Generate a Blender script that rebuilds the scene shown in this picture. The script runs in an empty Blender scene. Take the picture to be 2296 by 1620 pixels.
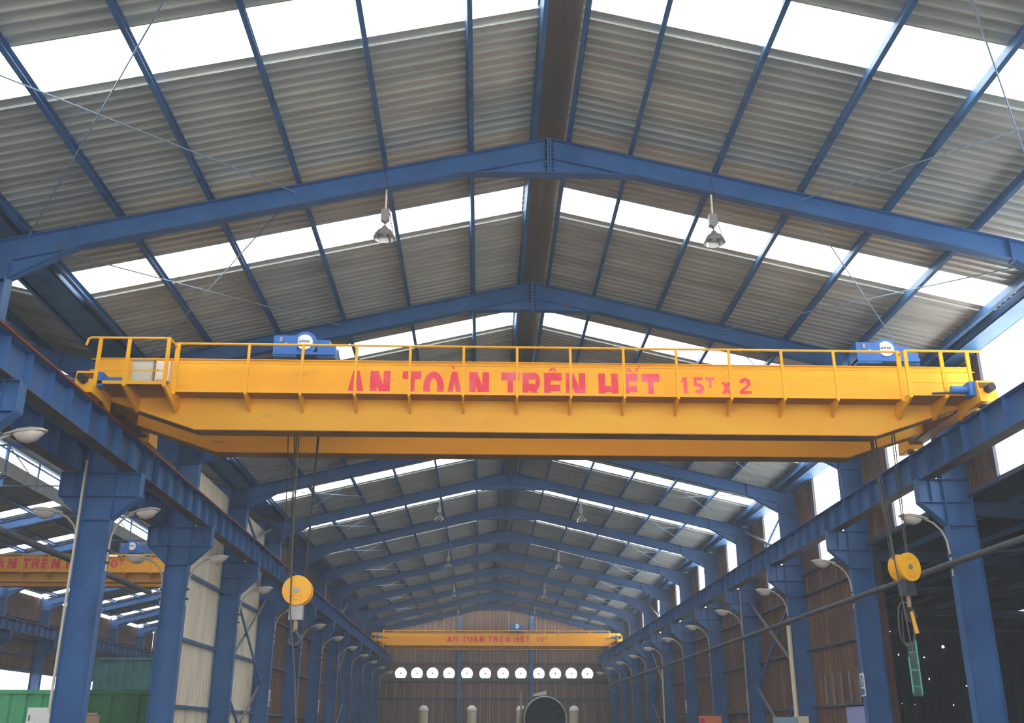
import bpy, math, random
from mathutils import Vector, Matrix
rnd = random.Random(7)
SC = bpy.context.scene
COL = SC.collection

# ------------------------------------------------------------------ camera, sky, exposure
CZ = 1.6
F_PX, PITCH, YAW, ROLL = 2249.35, 0.353946, 0.0291592, 0.00103118
cp, sp, cy_, sy_ = math.cos(PITCH), math.sin(PITCH), math.cos(YAW), math.sin(YAW)
fw = Vector((sy_ * cp, cy_ * cp, sp)); rt = Vector((cy_, -sy_, 0)); up = rt.cross(fw)
cr, sr = math.cos(ROLL), math.sin(ROLL)
r2 = cr * rt + sr * up; u2 = -sr * rt + cr * up
cam = bpy.data.objects.new('camera', bpy.data.cameras.new('camera'))
COL.objects.link(cam)
M = Matrix((r2, u2, -fw)).transposed().to_4x4(); M.translation = Vector((-1.10, 0, CZ))
cam.matrix_world = M
cam.data.sensor_width = 36; cam.data.lens = F_PX * 36 / 2296
cam.data.clip_start = 0.05; cam.data.clip_end = 600
SC.camera = cam

SKY = 3.2        # overcast sky outside
PANEL = 5.0      # daylight given off by the translucent roof and wall sheets
w = bpy.data.worlds.new('overcast_sky'); SC.world = w; w.use_nodes = True
bg = w.node_tree.nodes['Background']; bg.inputs[0].default_value = (0.93, 0.97, 1.0, 1); bg.inputs[1].default_value = SKY
SC.view_settings.view_transform = 'Standard'; SC.view_settings.look = 'None'
SC.view_settings.exposure = 0.0; SC.view_settings.gamma = 1.0
SC.view_settings.use_curve_mapping = False
SC.cycles.use_denoising = True
SC.cycles.max_bounces = 4; SC.cycles.diffuse_bounces = 3; SC.cycles.glossy_bounces = 2; SC.cycles.volume_bounces = 0
SC.cycles.use_adaptive_sampling = True; SC.cycles.adaptive_threshold = 0.2; SC.cycles.adaptive_min_samples = 16
SC.cycles.sample_clamp_indirect = 8

# ------------------------------------------------------------------ main dimensions
ZR, SL = 11.49, 0.2346          # top of rafters at the ridge, roof slope
S = 6.08
def FY(k): return 15.38 + S * (k - 1)
YEND = 86.5
NK = 12
NX = -18.6                      # ridge of the neighbouring hall
PUR = [0.30, 1.40, 2.89, 4.38, 5.87, 7.36, 8.85]
RAILX, RAILZ = 8.7, 7.57
ROOF_Y0 = 8.0

# ------------------------------------------------------------------ materials
MATS = {}
def srgb(c):
    return tuple(((v / 255) / 12.92 if v / 255 <= 0.04045 else ((v / 255 + 0.055) / 1.055) ** 2.4) for v in c) + (1,)
def mat(name, col, rough=0.6, metal=0.0, col2=None, scale=3.0, fac=(0.45, 0.7), stretch=(1, 1, 1), bump=0.0, col3=None, scale3=1.0, fac3=(0.6, 0.75), spec=0.4):
    if name in MATS: return MATS[name]
    m = bpy.data.materials.new(name); m.use_nodes = True
    nt = m.node_tree; N = nt.nodes; L = nt.links
    b = N['Principled BSDF']
    b.inputs['Roughness'].default_value = rough; b.inputs['Metallic'].default_value = metal
    b.inputs['Specular IOR Level'].default_value = spec
    tc = N.new('ShaderNodeTexCoord'); mp = N.new('ShaderNodeMapping'); mp.inputs['Scale'].default_value = stretch
    geo = N.new('ShaderNodeNewGeometry')
    L.new(geo.outputs['Position'], mp.inputs[0])
    cur = None
    c1 = srgb(col)
    def layer(base, c, sc, fr, seed):
        n = N.new('ShaderNodeTexNoise'); n.inputs['Scale'].default_value = sc; n.inputs['Detail'].default_value = 6
        o = N.new('ShaderNodeVectorMath'); o.operation = 'ADD'; o.inputs[1].default_value = (seed, seed * 2, 0)
        L.new(mp.outputs[0], o.inputs[0]); L.new(o.outputs[0], n.inputs[0])
        r = N.new('ShaderNodeMapRange'); r.inputs[1].default_value = fr[0]; r.inputs[2].default_value = fr[1]
        L.new(n.outputs[0], r.inputs[0])
        mx = N.new('ShaderNodeMix'); mx.data_type = 'RGBA'
        L.new(r.outputs[0], mx.inputs[0])
        if base is None: mx.inputs[6].default_value = c1
        else: L.new(base, mx.inputs[6])
        mx.inputs[7].default_value = srgb(c)
        return mx.outputs[2]
    if col2: cur = layer(cur, col2, scale, fac, 3.1)
    if col3: cur = layer(cur, col3, scale3, fac3, 11.7)
    if cur: L.new(cur, b.inputs['Base Color'])
    else: b.inputs['Base Color'].default_value = c1
    if bump:
        n = N.new('ShaderNodeTexNoise'); n.inputs['Scale'].default_value = 14
        L.new(mp.outputs[0], n.inputs[0])
        bp = N.new('ShaderNodeBump'); bp.inputs['Strength'].default_value = bump
        L.new(n.outputs[0], bp.inputs['Height']); L.new(bp.outputs[0], b.inputs['Normal'])
    MATS[name] = m
    return m
def glow(name, col, strength):
    m = bpy.data.materials.new(name); m.use_nodes = True
    nt = m.node_tree; N = nt.nodes; L = nt.links
    b = N['Principled BSDF']; b.inputs['Base Color'].default_value = srgb((225, 225, 215))
    b.inputs['Roughness'].default_value = 0.5
    b.inputs['Emission Color'].default_value = col; b.inputs['Emission Strength'].default_value = strength
    MATS[name] = m; return m

BLUE = mat('blue_paint', (62, 110, 168), 0.5, 0, (52, 94, 148), 1.2, (0.4, 0.7), bump=0.02, col3=(90, 92, 100), scale3=2.2, fac3=(0.66, 0.8))
BLUEL = mat('blue_purlin_paint', (62, 108, 156), 0.5, 0, (50, 86, 128), 2.0)
YEL = mat('yellow_paint', (255, 186, 18), 0.45, 0, (250, 170, 18), 0.9, (0.4, 0.75), (0.5, 1, 2), 0.015, (170, 120, 40), 2.6, (0.68, 0.85))
ROOF = mat('galvanised_roof', (206, 208, 202), 0.38, 0.4, (178, 180, 178), 1.0, (0.35, 0.7), (0.35, 3, 1), 0, (186, 156, 134), 1.7, (0.66, 0.9))
ROOFN = mat('neighbour_roof', (160, 160, 154), 0.5, 0.2, (134, 136, 132), 1.0, (0.35, 0.7), (0.35, 3, 1))
GLOW = glow('translucent_sheet', (0.96, 0.99, 1.0, 1), PANEL)
RUST = mat('brown_wall_sheet', (122, 90, 74), 0.75, 0, (98, 72, 62), 1.0, (0.35, 0.65), (6, 6, 0.35), 0, (166, 118, 76), 1.3, (0.56, 0.76))
BACKW = mat('back_wall_sheet', (140, 108, 92), 0.75, 0, (116, 90, 78), 1.0, (0.35, 0.65), (6, 6, 0.5), 0, (140, 112, 88), 1.2, (0.56, 0.76))
CREAM = mat('cream_wall_sheet', (238, 226, 202), 0.7, 0, (222, 206, 180), 1.0, (0.4, 0.7), (2, 2, 0.4), 0, (146, 122, 96), 2.0, (0.64, 0.8))
GIRT = mat('wall_girt_paint', (74, 84, 100), 0.6)
RAILM = mat('rusty_rail', (118, 62, 44), 0.7, 0, (86, 50, 42), 2.0)
REDBAR = mat('red_conductor', (128, 58, 46), 0.6)
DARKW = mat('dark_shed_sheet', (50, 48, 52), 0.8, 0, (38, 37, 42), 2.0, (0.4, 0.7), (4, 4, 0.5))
FLOOR = mat('concrete_floor', (66, 65, 64), 0.7, 0, (52, 51, 50), 0.7, (0.35, 0.7))
GROUND = mat('outside_ground', (170, 166, 158), 0.9, 0, (150, 146, 138), 0.3)
GREY = mat('grey_metal', (150, 150, 150), 0.45, 0.4)
DGREY = mat('dark_grey_metal', (74, 76, 82), 0.5, 0.4)
SEAM = mat('light_seam', (188, 176, 156), 0.6)
RODM = mat('thin_rod_paint', (128, 150, 172), 0.5)
PIPE = mat('grey_service_pipe', (94, 95, 98), 0.55, 0.2, (78, 74, 74), 3)
LAMPG = mat('lamp_body', (190, 184, 170), 0.4, 0.2)
BOWL = mat('lamp_bowl', (206, 192, 184), 0.12, 0.0, spec=0.8)
CHROME = mat('lamp_reflector', (228, 224, 220), 0.22, 0.75)
YELD = mat('shaded_yellow_plate', (176, 122, 34), 0.65, 0, (140, 98, 40), 1.5)  # shade of walkways and girder undersides is put into this duller yellow
YELB = mat('shaded_yellow_carriage', (128, 84, 34), 0.7, 0, (96, 62, 36), 2.0)  # carriage stands in shadow; that darkness is put into the colour
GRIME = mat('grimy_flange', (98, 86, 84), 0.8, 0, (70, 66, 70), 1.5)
RED = mat('faded_red_lettering', (238, 64, 84), 0.6, 0, (246, 112, 132), 1.3, (0.45, 0.65))
CABG = mat('cabinet_grey', (206, 204, 190), 0.5)
CABC = mat('cabinet_cream', (244, 228, 208), 0.5)
MBLUE = mat('machine_blue', (52, 112, 190), 0.4)
WHITE = mat('white_enamel', (250, 250, 248), 0.4)
DARK = mat('black_rubber', (44, 44, 48), 0.7)
ROPE = mat('steel_rope', (70, 66, 62), 0.6, 0.3)
LGREEN = mat('light_green_container', (84, 184, 124), 0.55, 0, (70, 160, 112), 1.5)
DGREEN = mat('dark_green_container', (34, 104, 56), 0.55, 0, (26, 84, 48), 1.5, (0.4, 0.7), (1, 1, 1), 0)
TURQ = mat('turquoise_container', (92, 160, 164), 0.55, 0, (80, 142, 150), 1.5)
CARTON = mat('brown_board', (176, 146, 118), 0.8)
ORANGE = mat('orange_board', (226, 128, 84), 0.6)
CREAMP = mat('pale_pipe', (226, 214, 188), 0.5)
STEELP = mat('raw_steel_shell', (78, 82, 80), 0.6, 0.3)
RIM = mat('ground_steel_rim', (196, 194, 190), 0.4, 0.3)
SIGNB = mat('sign_blue', (44, 96, 176), 0.5)
SLING = mat('woven_sling', (84, 84, 72), 0.8)
PENDY = mat('pendant_yellow', (236, 176, 50), 0.5)
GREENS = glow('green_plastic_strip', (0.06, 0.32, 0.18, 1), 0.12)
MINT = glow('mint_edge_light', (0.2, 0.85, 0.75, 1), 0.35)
LILAC = mat('lilac_sheet', (170, 170, 226), 0.6)

# ------------------------------------------------------------------ mesh helpers
class MB:
    def __init__(s): s.v = []; s.f = []
    def quad(s, *p):
        i = len(s.v); s.v += [tuple(q) for q in p]; s.f.append(tuple(range(i, i + len(p)))); return s
    def box(s, x0, x1, y0, y1, z0, z1):
        i = len(s.v)
        s.v += [(x0, y0, z0), (x1, y0, z0), (x1, y1, z0), (x0, y1, z0), (x0, y0, z1), (x1, y0, z1), (x1, y1, z1), (x0, y1, z1)]
        s.f += [tuple(i + j for j in q) for q in ((0, 3, 2, 1), (4, 5, 6, 7), (0, 1, 5, 4), (1, 2, 6, 5), (2, 3, 7, 6), (3, 0, 4, 7))]
        return s
    def prism(s, poly, a, b, axis='y'):
        n = len(poly); i = len(s.v)
        def P(u, v, t): return (u, t, v) if axis == 'y' else ((t, u, v) if axis == 'x' else (u, v, t))
        s.v += [P(u, v, a) for u, v in poly] + [P(u, v, b) for u, v in poly]
        s.f.append(tuple(i + j for j in range(n))); s.f.append(tuple(i + n + j for j in reversed(range(n))))
        for j in range(n):
            k = (j + 1) % n; s.f.append((i + j, i + n + j, i + n + k, i + k))
        return s
    def tube(s, pts, r, n=8, caps=True):
        pts = [Vector(p) for p in pts]; m = len(pts); i0 = len(s.v)
        rs = r if isinstance(r, (list, tuple)) else [r] * m
        prev = None
        for k, p in enumerate(pts):
            d = (pts[min(k + 1, m - 1)] - pts[max(k - 1, 0)]).normalized()
            if prev is None:
                a = Vector((0, 0, 1)) if abs(d.z) < 0.9 else Vector((1, 0, 0))
                a = (a - d * a.dot(d)).normalized()
            else:
                a = (prev - d * prev.dot(d)).normalized()
            prev = a; b = d.cross(a)
            for j in range(n):
                t = 2 * math.pi * j / n
                s.v.append(tuple(p + (a * math.cos(t) + b * math.sin(t)) * rs[k]))
        for k in range(m - 1):
            for j in range(n):
                q = (j + 1) % n; A = i0 + k * n; B = A + n
                s.f.append((A + j, A + q, B + q, B + j))
        if caps:
            s.f.append(tuple(i0 + j for j in reversed(range(n)))); s.f.append(tuple(i0 + (m - 1) * n + j for j in range(n)))
        return s
    def bar(s, a, b, wdt, hgt):
        a, b = Vector(a), Vector(b); d = (b - a).normalized()
        u = Vector((0, 0, 1)) if abs(d.z) < 0.95 else Vector((1, 0, 0))
        x = d.cross(u).normalized() * wdt / 2; y = x.cross(d).normalized() * hgt / 2
        i = len(s.v)
        for p in (a, b): s.v += [tuple(p - x - y), tuple(p + x - y), tuple(p + x + y), tuple(p - x + y)]
        s.f += [tuple(i + j for j in q) for q in ((0, 1, 2, 3), (7, 6, 5, 4), (0, 4, 5, 1), (1, 5, 6, 2), (2, 6, 7, 3), (3, 7, 4, 0))]
        return s
    def lathe(s, prof, n=20, c=(0, 0, 0)):
        i0 = len(s.v); m = len(prof)
        for r, z in prof:
            for j in range(n):
                t = 2 * math.pi * j / n; s.v.append((c[0] + r * math.cos(t), c[1] + r * math.sin(t), c[2] + z))
        for k in range(m - 1):
            for j in range(n):
                q = (j + 1) % n; A = i0 + k * n; B = A + n
                s.f.append((A + j, A + q, B + q, B + j))
        return s
    def mesh(s, name, m, smooth=False):
        me = bpy.data.meshes.new(name); me.from_pydata(s.v, [], s.f); me.update()
        if m: me.materials.append(m)
        if smooth:
            me.polygons.foreach_set('use_smooth', [True] * len(me.polygons))
            try: me.set_sharp_from_angle(angle=0.7)
            except Exception: pass
        return me

def put(name, me, parent=None, loc=(0, 0, 0), rz=0, rot=None):
    o = bpy.data.objects.new(name, me); COL.objects.link(o)
    o.location = loc; o.rotation_euler = rot if rot else (0, 0, rz)
    if parent: o.parent = parent
    return o
def part(name, mb, m, parent, smooth=False, label=None):
    o = put(name, mb.mesh(name, m, smooth), parent)
    if label: o['label'] = label
    return o
def thing(name, label, cat, loc=(0, 0, 0), rz=0, group=None):
    o = put(name, None, None, loc, rz); o['label'] = label; o['category'] = cat
    if group: o['group'] = group
    return o
def single(name, mb, m, label, cat, loc=(0, 0, 0), group=None, smooth=False):
    o = put(name, mb.mesh(name, m, smooth), None, loc); o['label'] = label; o['category'] = cat
    if group: o['group'] = group
    return o
def structure(name, label=None, loc=(0, 0, 0)):
    o = put(name, None, None, loc); o['kind'] = 'structure'
    if label: o['label'] = label
    return o
ORD = ['zeroth', 'first', 'second', 'third', 'fourth', 'fifth', 'sixth', 'seventh', 'eighth', 'ninth', 'tenth', 'eleventh', 'twelfth', 'thirteenth', 'fourteenth']

# ------------------------------------------------------------------ ground and floor
f = put('floor', MB().box(-28.4, 20.3, 3, 90, -0.3, 0).mesh('floor', FLOOR)); f['kind'] = 'structure'
g = put('ground', MB().box(-160, 160, -120, 240, -0.6, -0.31).mesh('ground', GROUND)); g['kind'] = 'structure'

# ------------------------------------------------------------------ roofs
PITCHR = 0.205
def roof_profile(n=5):
    out = []
    for i in range(n):
        y = i * PITCHR
        out += [(y, 0), (y + 0.150, 0), (y + 0.156, -0.045), (y + 0.182, -0.045), (y + 0.195, 0)]
    out.append((n * PITCHR, 0)); return out
def sheet_mesh(name, x0, x1, sgn, m, n=5):
    """one ribbed sheet running down the slope, local ridge at x=0,z=0"""
    mb = MB(); pr = roof_profile(n)
    if m is GLOW: pr = [(y, abs(h) * 0.4) for y, h in pr]
    for (y, h) in pr:
        mb.v.append((sgn * x0, y, -SL * x0 + h)); mb.v.append((sgn * x1, y, -SL * x1 + h))
    for i in range(len(pr) - 1):
        a = 2 * i; mb.f.append((a, a + 1, a + 3, a + 2))
    return mb.mesh(name, m)
SW = 5 * PITCHR   # 1.025 sheet width
ceil_main = structure('ceiling', 'ribbed metal roof over the main hall')
RS = {1: sheet_mesh('roof_sheet', 0.30, 9.68, 1, ROOF), -1: sheet_mesh('roof_sheet', 0.30, 9.2, -1, ROOF)}
RSN = {(s, n): sheet_mesh('roof_sheet', 0.30, 9.68 if s > 0 else 9.2, s, ROOF, n) for s in (1, -1) for n in (2, 3)}
RIDGEP = {s: sheet_mesh('roof_sheet', 0.30, 0.38, s, ROOF) for s in (1, -1)}
RIDGEM = mat('dark_ridge_flashing', (104, 92, 80), 0.7)  # darker brown than the roof sheets
SKYP = {s: sheet_mesh('skylight_sheet', 0.38, 9.12, s, GLOW) for s in (1, -1)}
EAVEP = sheet_mesh('roof_sheet', 9.12, 9.68, 1, ROOF)
n0 = math.floor((ROOF_Y0 - 11.075) / SW)
BAYROW = {0, 6, 12, 18, 24, 30, 36, 42, 48, 54, 60, 66, 72}
n = n0; y = 11.075 + n * SW
while y < YEND - 0.2:
    if n == 24:
        for s in (1, -1): put('roof_sheet', RSN[s, 2], ceil_main, (0, y, ZR + 0.25))
        y += 2 * PITCHR
    if n == 25:
        for s in (1, -1): put('roof_sheet', RSN[s, 3], ceil_main, (0, y, ZR + 0.25))
        y += 3 * PITCHR; n += 1; continue
    for s in (1, -1):
        if n in BAYROW:
            put('skylight_sheet', SKYP[s], ceil_main, (0, y, ZR + 0.25)); put('roof_sheet', RIDGEP[s], ceil_main, (0, y, ZR + 0.25))
            if s > 0: put('roof_sheet', EAVEP, ceil_main, (0, y, ZR + 0.25))
        else:
            put('roof_sheet', RS[s], ceil_main, (0, y, ZR + 0.25))
    n += 1; y += SW
part('ridge_cap', MB().prism([(-0.35, ZR + 0.22), (0, ZR + 0.31), (0.35, ZR + 0.22), (0.35, ZR + 0.25), (0, ZR + 0.34), (-0.35, ZR + 0.25)], ROOF_Y0, YEND), RIDGEM, ceil_main)
def purlin_mesh(L):
    t = 0.012; w_, h = 0.075, 0.19
    return MB().prism([(0, 0), (w_, 0), (w_, t), (t, t), (t, h - t), (w_, h - t), (w_, h), (0, h)], 0, L).mesh('purlin', BLUEL)
PM = purlin_mesh(S); PMe = purlin_mesh(YEND - FY(12)); PMs = purlin_mesh(FY(1) - ROOF_Y0)
def purlins(parent, cx, rows, k0=0):
    for s in (1, -1):
        for x in rows:
            if cx != 0 and x > 9: continue
            z = ZR + 0.02 - SL * x + (0.0 if s > 0 else 0.0)
            for k in range(k0, 13):
                if k == 0: me, y = PMs, ROOF_Y0
                elif k == 12: me, y = PMe, FY(12)
                else: me, y = PM, FY(k)
                o = put('purlin', me, parent, (cx + s * x, y, z))
                if s < 0: o.rotation_euler = (0, math.atan(-SL), 0)
                else: o.rotation_euler = (0, math.atan(SL), 0)
purlins(ceil_main, 0, PUR)
# thin diagonal rods under the sheets
def rz_(x): return ZR - 0.10 - SL * abs(x)
def rods(parent, cx, ks):
    for k in ks:
        y0, y1 = FY(k), FY(k + 1)
        if k == 0: y0 = 9.3
        for s in (1, -1):
            for a, b in ((4.4, 8.85),):
                part('bracing_rod', MB().tube([(cx + s * a, y0, rz_(a)), (cx + s * b, y1, rz_(b))], 0.012, 5), RODM, parent)
                part('bracing_rod', MB().tube([(cx + s * b, y0, rz_(b)), (cx + s * a, y1, rz_(a))], 0.012, 5), RODM, parent)
rods(ceil_main, 0, range(0, 12))
# valley gutter between the two halls, eave gutter over the right wall
gut = put('trim_1', MB().box(-9.68, -9.0, ROOF_Y0, YEND, 9.47, 9.49).box(-9.02, -9.0, ROOF_Y0, YEND, 9.47, 9.66).box(-9.68, -9.66, ROOF_Y0, YEND, 9.47, 9.66).mesh('trim_1', BLUEL)); gut['kind'] = 'structure'
gut['label'] = 'long box gutter in the valley between the two roofs'
gut = put('trim_2', MB().box(9.08, 9.56, ROOF_Y0, YEND, 9.32, 9.34).box(9.08, 9.10, ROOF_Y0, YEND, 9.32, 9.5).box(9.54, 9.56, ROOF_Y0, YEND, 9.32, 9.6).mesh('trim_2', BLUEL)); gut['kind'] = 'structure'
gut['label'] = 'blue eave gutter along the top of the brown side wall'

# neighbouring hall roof
ceil_n = structure('ceiling', 'ribbed metal roof over the neighbouring hall')
NS = {1: sheet_mesh('roof_sheet', 1.6, 8.95, 1, ROOFN), -1: sheet_mesh('roof_sheet', 1.6, 9.5, -1, ROOFN)}
NG = {1: sheet_mesh('skylight_sheet', 1.6, 8.95, 1, GLOW), -1: sheet_mesh('skylight_sheet', 1.6, 9.5, -1, GLOW)}
n = n0
while True:
    y = 11.075 + n * SW
    if y >= YEND - 0.2: break
    for s in (1, -1):
        if (n in BAYROW and s > 0) or (s < 0 and n % 6 == 3 and n < 76): put('skylight_sheet', NG[s], ceil_n, (NX, y, ZR + 0.25))
        else: put('roof_sheet', NS[s], ceil_n, (NX, y, ZR + 0.25))
    n += 1
purlins(ceil_n, NX, PUR[2:], 0)
# raised ridge monitor on the neighbouring hall
mon = structure('roof_monitor', 'raised ridge monitor with open braced sides over the neighbouring hall')
for k in range(1, 13):
    y0 = FY(k)
    for sx in (-1.62, 1.62):
        part('monitor_post', MB().box(NX + sx - 0.05, NX + sx + 0.05, y0 - 0.06, y0 + 0.06, ZR - 0.15, ZR + 1.05), BLUE, mon)
    if k < 12:
        for sx in (-1.62, 1.62):
            part('monitor_post', MB().box(NX + sx - 0.03, NX + sx + 0.03, y0 + 3.0, y0 + 3.07, ZR - 0.15, ZR + 1.05), BLUE, mon)
            part('monitor_brace', MB().bar((NX + sx, y0 + 0.1, ZR + 0.9), (NX + sx, y0 + 2.9, ZR + 0.1), 0.02, 0.04), BLUE, mon)
    part('monitor_beam', MB().box(NX - 1.62, NX + 1.62, y0 - 0.05, y0 + 0.05, ZR + 0.95, ZR + 1.05), BLUE, mon)
for sx in (-1.62, 1.62):
    part('monitor_rail', MB().box(NX + sx - 0.03, NX + sx + 0.03, ROOF_Y0, YEND, ZR + 0.72, ZR + 0.78), BLUE, mon)
    part('monitor_rail', MB().box(NX + sx - 0.04, NX + sx + 0.04, ROOF_Y0, YEND, ZR + 0.95, ZR + 1.05), BLUE, mon)
for sx in (-1.62, 1.62):
    part('monitor_curb', MB().box(NX + sx - 0.02, NX + sx + 0.02, ROOF_Y0, YEND, ZR - 0.25, ZR + 0.32), ROOFN, mon)
part('monitor_roof', MB().prism([(NX - 1.9, ZR + 1.02), (NX, ZR + 1.45), (NX + 1.9, ZR + 1.02), (NX + 1.9, ZR + 1.06), (NX, ZR + 1.49), (NX - 1.9, ZR + 1.06)], ROOF_Y0, YEND), ROOFN, mon)

# ------------------------------------------------------------------ walls
def wall_sheet_mb(wd, z0, z1a, z1b=None, n=5, depth=0.035):
    """ribbed sheet in local XZ, ribs standing towards -Y, from x=0..wd; top may slope"""
    z1b = z1a if z1b is None else z1b
    p = wd / n; pr = []
    for i in range(n):
        x = i * p; pr += [(x, 0), (x + p * 0.66, 0), (x + p * 0.74, -depth), (x + p * 0.92, -depth)]
    pr.append((wd, 0)); mb = MB()
    for x, h in pr:
        zt = z1a + (z1b - z1a) * x / wd
        mb.v += [(x, h, z0), (x, h, zt)]
    for i in range(len(pr) - 1):
        a = 2 * i; mb.f.append((a, a + 2, a + 3, a + 1))
    return mb
_ws = {}
def wall_sheet(parent, m, wd, z0, z1, loc, rz, name='wall_sheet'):
    key = (m.name, round(wd, 3), z0, z1, name)
    if key not in _ws: _ws[key] = (wall_sheet_mb(wd, z0, z1, None, 3, 0.02) if m is CREAM else wall_sheet_mb(wd, z0, z1)).mesh(name, m)
    return put(name, _ws[key], parent, loc, rz)
HP = math.pi / 2
# right wall (brown), sheets stand in the plane x = 9.62, ribs towards the hall
wr = structure('wall_right', 'brown ribbed side wall with translucent sheets high up')
WX = 9.62
SHW = S / 6
wn = 0
for k in range(0, 13):
    y0 = FY(k) if k > 0 else ROOF_Y0
    y1 = FY(k + 1) if k < 12 else YEND
    if k == 0: ns = 8
    elif k == 12: ns = 4
    else: ns = 6
    sw = (y1 - y0) / ns
    edges = [y0 + sw * i for i in range(ns + 1)]
    glz = range(1, 4)
    if k == 1: edges = [y0, y0 + 1.0, y0 + 2.2, y0 + 3.4, y0 + 4.65, y0 + 5.35, y1]
    if k == 0: glz = range(3, 7)
    if k == 12: glz = range(0, 0)
    zlow = 6.55 if k <= 2 else 0.0
    win = None
    for i in range(ns):
        a, b = edges[i], edges[i + 1]; wd = b - a
        # rz=+90deg maps local +x to +y and local -y to +x ; use -90deg and start at b
        if i in glz:
            if win is None:
                wn += 1; win = structure('window_%d' % wn, 'translucent white wall sheets in bay %d of the brown wall' % k if k else None)
            wall_sheet(win, GLOW, wd, 6.55, 9.32, (WX, b, 0), -HP, 'translucent_sheet')
            if zlow < 6: wall_sheet(wr, RUST, wd, 0.0, 6.55, (WX, b, 0), -HP)
        else:
            wall_sheet(wr, RUST, wd, zlow, 9.36, (WX, b, 0), -HP)
    if k >= 3:
        for z in (2.37, 4.1, 5.83):
            part('girt', MB().box(WX - 0.16, WX - 0.05, y0 + 0.1, y1 - 0.1, z - 0.03, z + 0.03), GIRT, wr)
    for z in (6.5,):
        part('girt', MB().box(WX - 0.14, WX - 0.05, y0 + 0.1, y1 - 0.1, z - 0.05, z + 0.05), GIRT, wr)
    if win is not None:
        part('window_frame', MB().box(WX - 0.08, WX - 0.04, edges[glz[-1] + 1] - 0.03, edges[glz[-1] + 1] + 0.03, 6.55, 9.32), GIRT, win)
part('corner_return', MB().box(9.55, 9.95, FY(3) + 0.2, FY(3) + 0.26, 0, 6.5), RUST, wr)
part('lit_panel', MB().box(WX - 0.09, WX - 0.06, 29.0, 30.6, 0.0, 2.3), LILAC, wr, label='lit translucent panel low on the brown wall, glow painted lilac')  # translucent panel, its light put into the lilac colour
for i in range(5):
    part('door_slat', MB().box(WX - 0.10, WX - 0.06, 29.3 + i * 0.72, 29.36 + i * 0.72, 2.4, 3.3), GREY, wr)

# left infill between the halls
wl = structure('wall_left', 'infill wall between the two halls, cream sheets then brown')
LX = -9.66
for k in range(3, 13):
    y0 = FY(k); y1 = FY(k + 1) if k < 12 else YEND; ns = 6 if k < 12 else 4; sw = (y1 - y0) / ns
    m = CREAM if k <= 4 else RUST
    for i in range(ns):
        wall_sheet(wl, m, sw, 0.0, 9.0, (LX, y0 + sw * i, 0), HP)
    for z in (2.27, 4.07, 5.87, 7.9):
        part('girt', MB().box(LX + 0.05, LX + 0.16, y0 + 0.1, y1 - 0.1, z - 0.04, z + 0.04), GIRT if k > 4 else BLUEL, wl)

# end wall of the main hall with the row of fan openings
wb = structure('wall_back', 'brown ribbed end wall with a row of round fan openings')
FANX = [-7.69, -6.37, -5.09, -3.73, -2.26, -0.76, 0.71, 2.18, 3.66, 5.02, 6.35, 7.68]
def ztop(x): return ZR + 0.22 - SL * abs(x)
xs = [-9.62 + i * 0.77 for i in range(26)]
xs = [x for x in xs if x < 9.6] + [9.62]
for i in range(len(xs) - 1):
    a, b = xs[i], xs[i + 1]
    part('wall_sheet', wall_sheet_mb(b - a, 0, 5.72, n=3), BACKW, wb).location = (a, YEND, 0)
    o = part('wall_sheet', wall_sheet_mb(b - a, 6.80, ztop(a), ztop(b), n=3), BACKW, wb); o.location = (a, YEND, 0)
for i in range(1, len(xs) - 1):
    a = xs[i]
    part('seam_strip', MB().box(a - 0.012, a + 0.012, YEND - 0.055, YEND - 0.045, 0, 5.5), SEAM, wb)
    part('seam_strip', MB().box(a - 0.012, a + 0.012, YEND - 0.055, YEND - 0.045, 6.85, ztop(a) - 0.05), SEAM, wb)
cells = [-9.62] + [(FANX[i] + FANX[i + 1]) / 2 for i in range(11)] + [9.62]
FR, FZ = 0.50, 6.14
for i, c in enumerate(FANX):
    a, b = cells[i], cells[i + 1]; z0, z1 = 5.72, 6.80
    mb = MB(); N_ = 32
    ring = []; outer = []
    for j in range(N_):
        t = 2 * math.pi * j / N_; dx, dz = math.cos(t), math.sin(t)
        ring.append((c + FR * dx, YEND, max(5.80, FZ + FR * dz)))
        ss = min(((b - c) / dx if dx > 1e-6 else (a - c) / dx if dx < -1e-6 else 1e9), ((z1 - FZ) / dz if dz > 1e-6 else (z0 - FZ) / dz if dz < -1e-6 else 1e9))
        outer.append((c + ss * dx, YEND, FZ + ss * dz))
    for j in range(N_):
        q = (j + 1) % N_; mb.quad(ring[j], ring[q], outer[q], outer[j])
    for cx2, cz2 in ((a, z0), (b, z0), (a, z1), (b, z1)):   # corner fill
        js = sorted(range(N_), key=lambda j: (outer[j][0] - cx2) ** 2 + (outer[j][2] - cz2) ** 2)
        near = [outer[js[0]], outer[js[1]]]
        mb.quad(near[0], near[1], (cx2, YEND, cz2))
    part('fan_panel', mb, BACKW, wb)
    fan = thing('exhaust_fan', '%s from the cream-walled side of the round exhaust fans in the end wall' % (ORD[i + 1]), 'fan', (c, YEND - 0.06, FZ), 0, 'row of round exhaust fans in the end wall')
    pts = [(FR * math.cos(2 * math.pi * j / 24), 0, FR * math.sin(2 * math.pi * j / 24)) for j in range(25)]
    part('fan_ring', MB().tube(pts, 0.03, 6, False), GREY, fan)
    part('fan_hub', MB().tube([(0, -0.05, 0), (0, 0.1, 0)], 0.06, 12), DGREY, fan)
    for j in range(3):
        t = math.pi / 2 + (j - 1) * 0.55 + rnd.uniform(-0.2, 0.2)
        part('fan_strut', MB().bar((0, 0, 0), (FR * math.cos(t), 0, FR * math.sin(t)), 0.02, 0.025), DGREY, fan)
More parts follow.
